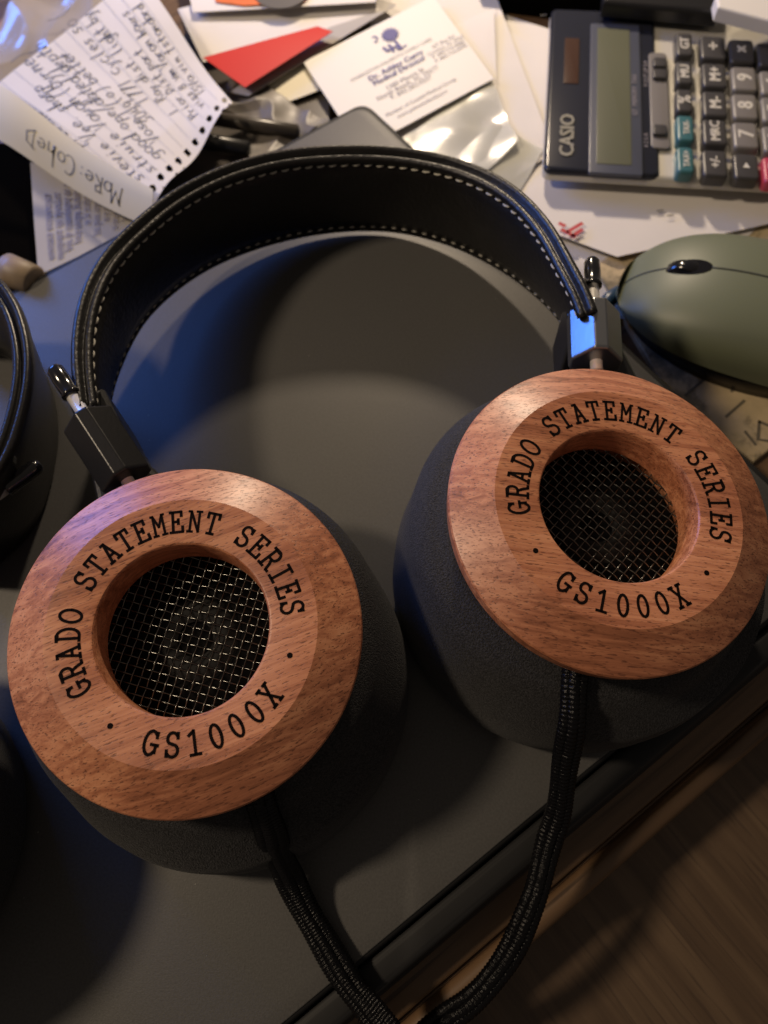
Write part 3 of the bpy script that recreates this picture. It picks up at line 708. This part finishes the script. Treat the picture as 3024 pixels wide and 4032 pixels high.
bm = bmesh.new(); prism(bm, [(.046 * math.cos(2 * math.pi * i / 48), .025 * math.sin(2 * math.pi * i / 48)) for i in range(48)], 0.0003, .0145, 0); obj('underside', bm, 'black', mouse)
def mz_at(x): 
    t = x / .052; return .004 + .0320 * (1 - abs(t) ** 2.8) ** .5 * (.90 + .10 * math.cos((t - .2) * 1.6))
bm = bmesh.new(); xw_ = -.030
prof = [(0, -.0026), (.0070, -.0026), (.0080, -.0016), (.0080, .0016), (.0070, .0026), (0, .0026)]
lathe(bm, prof, 40, False, Matrix.Translation((xw_, 0, mz_at(xw_) - .0066)) @ Matrix.Rotation(math.pi / 2, 4, 'X')); obj('scroll_wheel', bm, 'gloss', mouse)
bm = bmesh.new()
def surf(x, y):
    t = x / .052; wv = .0285 * (1 - abs(t) ** 2.6) ** (1 / 2.3); hz = .0320 * (1 - abs(t) ** 2.8) ** .5 * (.90 + .10 * math.cos((t - .2) * 1.6))
    return .004 + .011 + (hz - .011) * math.sin(math.acos(max(-1, min(1, y / wv)))) ** .62
cv = bm.verts.new((xw_, 0, surf(xw_, 0) + .0002)); ra = []
for r_ in (.5, 1.0):
    ra.append([bm.verts.new((xw_ + r_ * .0070 * math.cos(2 * math.pi * q / 28), r_ * .0037 * math.sin(2 * math.pi * q / 28), surf(xw_ + r_ * .0070 * math.cos(2 * math.pi * q / 28), r_ * .0037 * math.sin(2 * math.pi * q / 28)) + .00015)) for q in range(28)])
for q in range(28):
    bm.faces.new((cv, ra[0][q], ra[0][(q + 1) % 28])); bm.faces.new((ra[0][q], ra[1][q], ra[1][(q + 1) % 28], ra[0][(q + 1) % 28]))
obj('wheel_slot', bm, 'void', shell, norm=False)
bm = bmesh.new()
def seamline(x0, x1):
    P = [Vector((x0 + (x1 - x0) * i / 20, 0, mz_at(x0 + (x1 - x0) * i / 20) + .00002)) for i in range(21)]; tube(bm, P, .0004, 6)
seamline(-.0500, xw_ - .0068); seamline(xw_ + .0068, .014); obj('button_seam', bm, 'seam', shell)

# ------------------------------------------------------------------ mouse mat
mp_ = [(2330, 1040), (2520, 955), (3300, 560), (3500, 1300), (3300, 1560), (2970, 1818), (2640, 1560)]
mm = flatpoly('mouse_mat', mp_, 'map', ZD + .003, .0028, bev=.0008); tag(mm, 'tan antique map printed mat under the green mouse', 'mouse mat')

bm = bmesh.new(); zm = ZD + .0031
for P in ([(2835, 1440), (2700, 1556)], [(2930, 1578), (2860, 1640)], [(2640, 1330), (2560, 1400)], [(2700, 1700), (2640, 1640)], [(2990, 1660), (3060, 1690), (3050, 1740), (2985, 1730), (2990, 1660)], [(2935, 1700), (2975, 1750)], [(2880, 1540), (2990, 1470), (3080, 1450)]):
    Q = [at(x, y, zm) for x, y in P]; stroke_poly(bm, [(q.x, q.y) for q in Q], .0011, lambda x, y: Vector((x, y, zm)))
obj('map_print', bm, mat('map_ink', (.13, .11, .075), .7), mm, False, False)
# ------------------------------------------------------------------ papers
def plain(name, corners, m, label, cat='paper', **kw): return Sheet(name, corners, m, label=label, cat=cat, **kw)
plain('paper_sheet', [(1300, 900, -.0165), (2600, 1300, -.0150), (3350, 500, -.0140), (1500, -100, -.0150)], 'paper', 'wide white sheet beneath the calculator with small red print', seed=3, amp=.001, fr=12)
s = plain('letter_sheet', [(1600, 700, -.0130), (2430, 1010, -.0118), (3300, 820, -.0125), (2000, 120, -.0125)], 'paper', 'white letter with red strokes showing right of the headband', seed=4, amp=.0006, fr=10, nx=30, ny=30)
plain('white_sheet', [(1290, 560, -.0120), (1640, 960, -.0120), (2180, 600, -.0115), (1900, -160, -.0115)], 'paper', 'white sheet below the business card and clear bags', seed=17, amp=.0008, fr=14)
bm = bmesh.new()
for p0, p1 in (((2215, 905), (2262, 930)), ((2236, 912), (2290, 880)), ((2252, 930), (2290, 905)), ((2205, 880), (2222, 888))):
    a = at(*p0, -.0104); b = at(*p1, -.0104); stroke_poly(bm, [(a.x, a.y), (b.x, b.y)], .0017, lambda x, y: Vector((x, y, -.0104)))
s.marks('red_print', bm, 'redp')
bm = bmesh.new()
for x, y in ((2140, 60), (2200, 110), (2600, 830), (2640, 850)):
    a = at(x, y, -.011); stroke_poly(bm, [(a.x - .0012, a.y), (a.x + .0012, a.y + .0004)], .0007, lambda x, y: Vector((x, y, -.0110)))
s.marks('small_print', bm, 'print')

# notebook page with handwriting
def note_keep(u, v):
    # ragged spiral edge at u = 1 and its punched holes
    if u > .985 - .02 * abs(noise.noise(Vector((v * 14, 2, 0)))): return False
    for i in range(11):
        vc = .04 + i * .092
        if ((u - .935) / .020) ** 2 + ((v - vc) / .022) ** 2 < 1: return False
    return True
note = Sheet('notebook_page', [(-50, 366, .006), (600, 840, .006), (925, 420, .005), (545, -110, .006)], 'paper', 110, 110, .0042, 17, note_keep, 11, bend=lambda u, v: .006 * max(0, u - .78) ** 1 * math.sin(v * 9) * 2, label='lined notebook page with torn spiral holes and handwriting', cat='paper')
# note: u runs towards the torn end, v towards the upper right
bm = bmesh.new()
for j in range(1, 12):
    y = note.H * j / 12; P = [(note.W * i / 30 * .9, y) for i in range(31)]; stroke_poly(bm, P, .0003, note.m)
note.marks('ruled_lines', bm, 'rule')
def handwrite(sheet, lines, h, w):
    bm = bmesh.new()
    for (x, y, ang, sc, txt) in lines:
        cx = 0.0; c, s_ = math.cos(ang), math.sin(ang); sl = .22
        for ch in txt:
            if ch == ' ': cx += .45; continue
            g = HAND.get(ch) or HAND.get(ch.lower()) or HAND['n']; jy = random.uniform(-.06, .06); js = random.uniform(.9, 1.12)
            for st in g:
                pts = []
                for gx, gy in st:
                    lx = (cx + gx * js + gy * sl) * h * sc; ly = (gy * js + jy) * h * sc; pts.append((x + c * lx - s_ * ly, y + s_ * lx + c * ly))
                stroke_poly(bm, pts, w, sheet.m)
            cx += .56
    return sheet.marks('handwriting', bm, 'ink')
# text runs from the torn end back to the upper left: baseline along -u
Wn, Hn = note.W, note.H
handwrite(note, [
 (Wn * .70, Hn * .055, math.pi - .05, 1.0, 'in presence'), (Wn * .88, Hn * .155, math.pi - .05, 1.0, 'stevie Vee. sharp'), (Wn * .90, Hn * .25, math.pi - .03, 1.1, 'struie Vaugh (Byrne)'),
 (Wn * .87, Hn * .345, math.pi - .03, 1.05, 'good ope/dated depth'), (Wn * .80, Hn * .43, math.pi, 1.0, 'Vose 1 (O) better'), (Wn * .70, Hn * .50, math.pi, 1.0, '3049.'),
 (Wn * .60, Hn * .57, math.pi, 1.05, '1771 cycles so ('), (Wn * .76, Hn * .66, math.pi, .85, '1. Ray dist. light by'), (Wn * .86, Hn * .74, math.pi, .8, 'Prior Dist part'),
 (Wn * .86, Hn * .82, math.pi, .8, 'viss 8 vm Varon hours'), (Wn * .8, Hn * .90, math.pi, .8, 'TSVA vin Fstandard')], .0086, .00046)
# yellowish folded flap along the lower edge of the page
flap = Sheet('folded_note', [(-130, 262, .015), (-170, 440, .012), (595, 868, .009), (605, 752, .012)], 'paper2', 24, 60, .0030, 20, None, 5, bend=lambda u, v: -.006 * u * u + .003 * math.sin(v * 7), label='cream folded note with a handwritten line, lying over the notebook page', cat='paper')
handwrite(flap, [(flap.W * .45, flap.H * .84, -math.pi / 2 + .0, 1.0, 'MoRe:CoheD')], .0098, .00060)
# receipt with printed Spanish lines
rec = Sheet('printed_receipt', [(150, 1085, -.008), (120, 640, -.006), (560, 760, -.003), (530, 900, -.006)], 'paper3', 50, 50, .0008, 20, lambda u, v: v > .012 * abs(noise.noise(Vector((u * 30, 0, 5)))), 9, label='grey printed receipt under the notebook page by the laptop edge', cat='receipt')
bm = bmesh.new()
for i, (u0, t, b) in enumerate(((.03, 'nuestra economica', 1), (.0, 'unidades de ahorros', 1), (.05, 'por la comunidad de ser', 1), (.1, 'para recibir promociones', 1), (.3, 'ni se acepta ya', 0), (.12, 'por favor visitenos', 0), (.3, 'en la tienda nuestra', 0), (.12, 'su cuenta de hoy', 0), (.25, 'promociones', 1))):
    put_text(bm, t, .0052, rec.W * u0 + .003, rec.H * (.12 + i * .092), lambda x, y: rec.S(x / rec.W, y / rec.H, .0004), 0.0, bold=b)
put_text(bm, '19', .012, rec.W * .25, rec.H * .93, rec.m, 0, bold=2)
rec.marks('print', bm, 'greyp')

# ------------------------------------------------------------------ business card
def bc(px, py): return at(px, py, -.006)
a, b, d = Vector(bc(1195, 245)), Vector(bc(1705, -15)), Vector(bc(1945, 310))
card = Sheet('business_card', [(1195, 245, -.0086), (1705, -15, -.0076), (1945, 310, -.0078), (1420, 590, -.0092)], 'card', 12, 12, .0003, 8, None, 2, thick=.0004, label='white business card with navy palm tree emblem behind the laptop corner', cat='business card')
cw_, ch_ = card.W, card.H
bm = bmesh.new(); f = lambda x, y: card.S(x / cw_, y / ch_, .0004)
# v runs down the card; text upright has its top towards v=0
def fc(x, y): return f(x, ch_ - y)
def disc(bm, x, y, r, fn, n=18, r2=None):
    vs = [bm.verts.new(fn(x + (r if i % 2 == 0 or not r2 else r2) * math.cos(2 * math.pi * i / n), y + (r if i % 2 == 0 or not r2 else r2) * math.sin(2 * math.pi * i / n))) for i in range(n)]; bm.faces.new(vs)
yt = ch_ * .84
disc(bm, cw_ * .59, yt, .0050, fc, 26, .0034)
stroke_poly(bm, [(cw_ * .59, yt - .003), (cw_ * .60, yt - .0115)], .0013, fc); stroke_poly(bm, [(cw_ * .57, yt - .011), (cw_ * .64, yt - .0108)], .0006, fc)
stroke_poly(bm, [(cw_ * .48 + .0018 * math.cos(t), yt + .002 + .0018 * math.sin(t)) for t in [math.radians(x) for x in range(-110, 91, 25)]], .0007, fc)
for dx in (0, .0030): stroke_poly(bm, [(cw_ * .50 + dx, yt - .0055), (cw_ * .50 + dx + .0008, yt - .0085), (cw_ * .50 + dx + .0030, yt - .0085), (cw_ * .50 + dx + .0034, yt - .0105)], .0012, fc)
put_text(bm, 'Dr. Ashley Curry', .0044, cw_ * .50, ch_ * .52, fc, 0, 'C', 1); put_text(bm, 'Medical Director', .0043, cw_ * .50, ch_ * .46, fc, 0, 'C', 1)
card.marks('navy_print', bm, 'navy')
bm = bmesh.new()
put_text(bm, 'CHARLESTON PALMETTO FAMILY CARE', .0026, cw_ * .50, ch_ * .60, fc, 0, 'C'); put_text(bm, '1380 Mason St', .0036, cw_ * .50, ch_ * .37, fc, 0, 'C')
put_text(bm, 'North Beach, SC 29577', .0036, cw_ * .50, ch_ * .32, fc, 0, 'C'); put_text(bm, 'T: 843.202.0237', .0036, cw_ * .50, ch_ * .27, fc, 0, 'C')
put_text(bm, 'Member of Coastal Medical Group', .0028, cw_ * .52, ch_ * .15, fc, 0, 'C'); put_text(bm, 'www.palmettofamilycare', .0028, cw_ * .50, ch_ * .09, fc, 0, 'C')
for i, t in enumerate(('107 Bay Rd', 'Conway, SC 2952', 'T: 843.716.0086', 'F: 843.716.0090')): put_text(bm, t, .0029, cw_ * .86, ch_ * (.52 - .045 * i), fc, 0, 'C')
card.marks('grey_print', bm, 'greyp')

# ------------------------------------------------------------------ clutter beyond the laptop
red = Sheet('red_card', [(800, 228, -.004), (965, 345, -.004), (1310, 125, -.005), (1250, 105, -.006)], 'red', 20, 20, .0006, 10, None, 6, label='glossy red card between the notebook page and the business card', cat='card')
env = Sheet('grey_envelope', [(905, 365, -.009), (980, 380, -.008), (1560, 20, -.010), (1480, -10, -.012)], 'paper3', 10, 10, .0005, 10, None, 8, label='grey envelope strip along the lower side of the red card', cat='envelope')
wp = Sheet('white_envelope', [(700, 40, -.009), (800, 245, -.010), (1500, 60, -.011), (1400, -140, -.010)], 'paper', 30, 30, .0018, 14, None, 12, label='white crumpled envelope behind the red card', cat='envelope')
ct = Sheet('cream_tag', [(1045, 320, -.0112), (1110, 410, -.0112), (1260, 355, -.0112), (1210, 240, -.0110)], 'paper2', 16, 16, .0015, 40, None, 13, label='small cream paper tag under the left corner of the business card', cat='paper')
tp = Sheet('torn_paper', [(1800, 95, -.0108), (1760, 330, -.0108), (1960, 400, -.0106), (1945, 30, -.0090)], 'paper', 24, 24, .0012, 30, lambda u, v: u < .95 + .05 * noise.noise(Vector((v * 9, 1, 3))), 14, label='torn white scrap right of the business card', cat='paper')
for i, (cs, mt, lb, am) in enumerate((
  ([(1480, 620, -.0098), (1700, 880, -.0095), (2040, 560, -.0085), (1930, 300, -.0098)], 'film', 'clear crinkled plastic bag between the business card and headband', .0034),
  ([(1700, 700, -.0100), (1980, 860, -.0105), (2140, 590, -.0105), (1950, 480, -.0100)], 'film', 'clear plastic sleeve lying flat left of the calculator corner', .0022),
  ([(-200, 330, -.002), (60, 380, .000), (560, 20, -.003), (300, -260, .000)], 'film2', 'milky plastic bag in the upper left corner', .006),
  ([(700, 420, -.012), (1000, 640, -.006), (1300, 470, -.008), (960, 300, -.012)], 'film3', 'smoky grey plastic wrapper between the notebook page and laptop corner', .004))):
    Sheet('plastic_bag', cs, mt, 90, 90, am, 24 if mt == 'film2' else (30 if mt == 'film3' else 44), None, 20 + i, label=lb, cat='plastic bag', crease=(i > 1))
# contents under the milky bag
s = Sheet('pink_wrapper', [(-250, 380, -.008), (60, 420, -.010), (560, 60, -.010), (250, -200, -.010)], mat('pinkish_brown', (.30, .17, .13), .6, var=.4, vscale=25), 30, 30, .003, 20, None, 31, label='pinkish brown wrapper inside the milky bag, upper left', cat='wrapper')
# magazine with a colourful picture along the top
mg = Sheet('magazine', [(760, 50, -.006), (1480, 5, -.006), (1500, -260, -.006), (700, -220, -.006)], 'paper', 20, 20, .0006, 10, None, 33, label='white edged magazine with an orange picture at the top', cat='magazine')
bm = bmesh.new(); q = [at(850, 0, 0), at(1180, 8, 0), at(1300, -200, 0), at(850, -200, 0)]
vs = [bm.verts.new((p.x, p.y, -.0052)) for p in [at(850, 8, -.0052), at(960, 22, -.0052), at(1200, 6, -.0052), at(1240, -200, -.0052), at(800, -200, -.0052)]]; bm.faces.new(vs); mg.marks('picture', bm, 'orange')
bm = bmesh.new(); c_ = at(1110, -40, -.0048); disc(bm, c_.x, c_.y, .014, lambda x, y: Vector((x, y, -.0048)), 28); mg.marks('picture_spot', bm, 'print')
# black device across the top right, white box in the corner
bm = bmesh.new(); P = [at(1840, -200, -.014), at(1880, 5, -.014), at(2400, 74, -.014), at(3300, 215, -.014), at(3300, -300, -.014)]
bd = empty('black_device', (P[2].x, P[2].y, ZD)); tag(bd, 'long black plastic device along the top behind the calculator', 'device')
prism(bm, [(p.x - bd.location.x, p.y - bd.location.y) for p in P], 0.0, .020, .002, 3); obj('housing', bm, 'blackstuff', bd, smooth=False)
bm = bmesh.new(); P = [at(2370, 40, .003), at(2375, -90, .003), at(2820, -90, .003), at(2820, 80, .003)]
prism(bm, [(p.x - bd.location.x, p.y - bd.location.y) for p in P], .018, .025, .002, 3); obj('ridge', bm, 'black', bd, smooth=False)
bm = bmesh.new(); P = [at(2820, -20, .016), at(2828, 28, .016), at(3300, 150, .016), at(3300, -200, .016)]
prism(bm, [(p.x, p.y) for p in P], .010, .016, .001); tag(obj('white_card', bm, 'card', None, False), 'plain white card in the top right corner on the black device', 'card')
# dark things at the left
darkz = bmesh.new(); P = [at(-500, 560, -.012), at(240, 560, -.012), at(420, 1000, -.012), at(-500, 1500, -.012)]
prism(darkz, [(p.x, p.y) for p in P], ZD + .0005, -.012, .001); tag(obj('black_folder', darkz, 'blackstuff', None, False), 'black folder under the receipt at the left', 'folder')
P = [at(560, 120, -.013), at(560, 760, -.013), at(1300, 640, -.013), at(1300, 250, -.013)]
darkz = bmesh.new(); prism(darkz, [(p.x, p.y) for p in P], ZD + .0005, -.0135, .001); tag(obj('dark_pouch', darkz, 'darkjunk', None, False), 'dark brown pouch under the smoky plastic wrapper', 'pouch')
# pens
def pen(p0, p1, r, m, label):
    bm = bmesh.new(); p0, p1 = Vector(p0), Vector(p1); e = empty('pen', tuple(p0)); tag(e, label, 'pen')
    d = p1 - p0; tube(bm, [d * 0, d * .02, d * .5, d * .98, d], [r * .5, r, r, r, r * .6], 16); obj('barrel', bm, m, e)
    bm = bmesh.new(); tube(bm, [d * 1.0, d * 1.04, d * 1.09], [r * .6, r * .45, r * .15], 12); obj('tip', bm, 'steel', e)
pen(at(985, 590, -.004), at(620, 520, -.002), .0034, 'black', 'black pen pointing left behind the laptop, nearer one')
pen(at(1180, 520, -.006), at(760, 455, -.004), .0030, 'darkjunk', 'brown pen behind the laptop, farther one')
# tan bottle with cap at the left edge
bl = at(60, 1075, .000); bt = empty('small_bottle', (bl.x, bl.y, bl.z)); tag(bt, 'small bottle with tan cap at the left edge of the laptop', 'bottle')
bm = bmesh.new(); dr = Vector((-.9, .42, .05)).normalized(); tube(bm, [dr * -.0095, dr * -.009, dr * 0, dr * .004], [.0050, .0062, .0064, .0064], 28); obj('cap', bm, 'tan', bt)
bm = bmesh.new(); tube(bm, [dr * .0042, dr * .0042 + dr * .05], .0056, 28); obj('barrel', bm, 'blackstuff', bt)
# blue cord end near the mouse
bm = bmesh.new(); tube(bm, catmull([at(2375, 1215, -.010), at(2400, 1180, -.009), at(2425, 1160, -.010), at(2450, 1150, -.012)], 24), [.003] * 24, 14); tag(obj('blue_cord', bm, 'bluecord'), 'short dark blue cord end between the right rod and the mouse', 'cord')
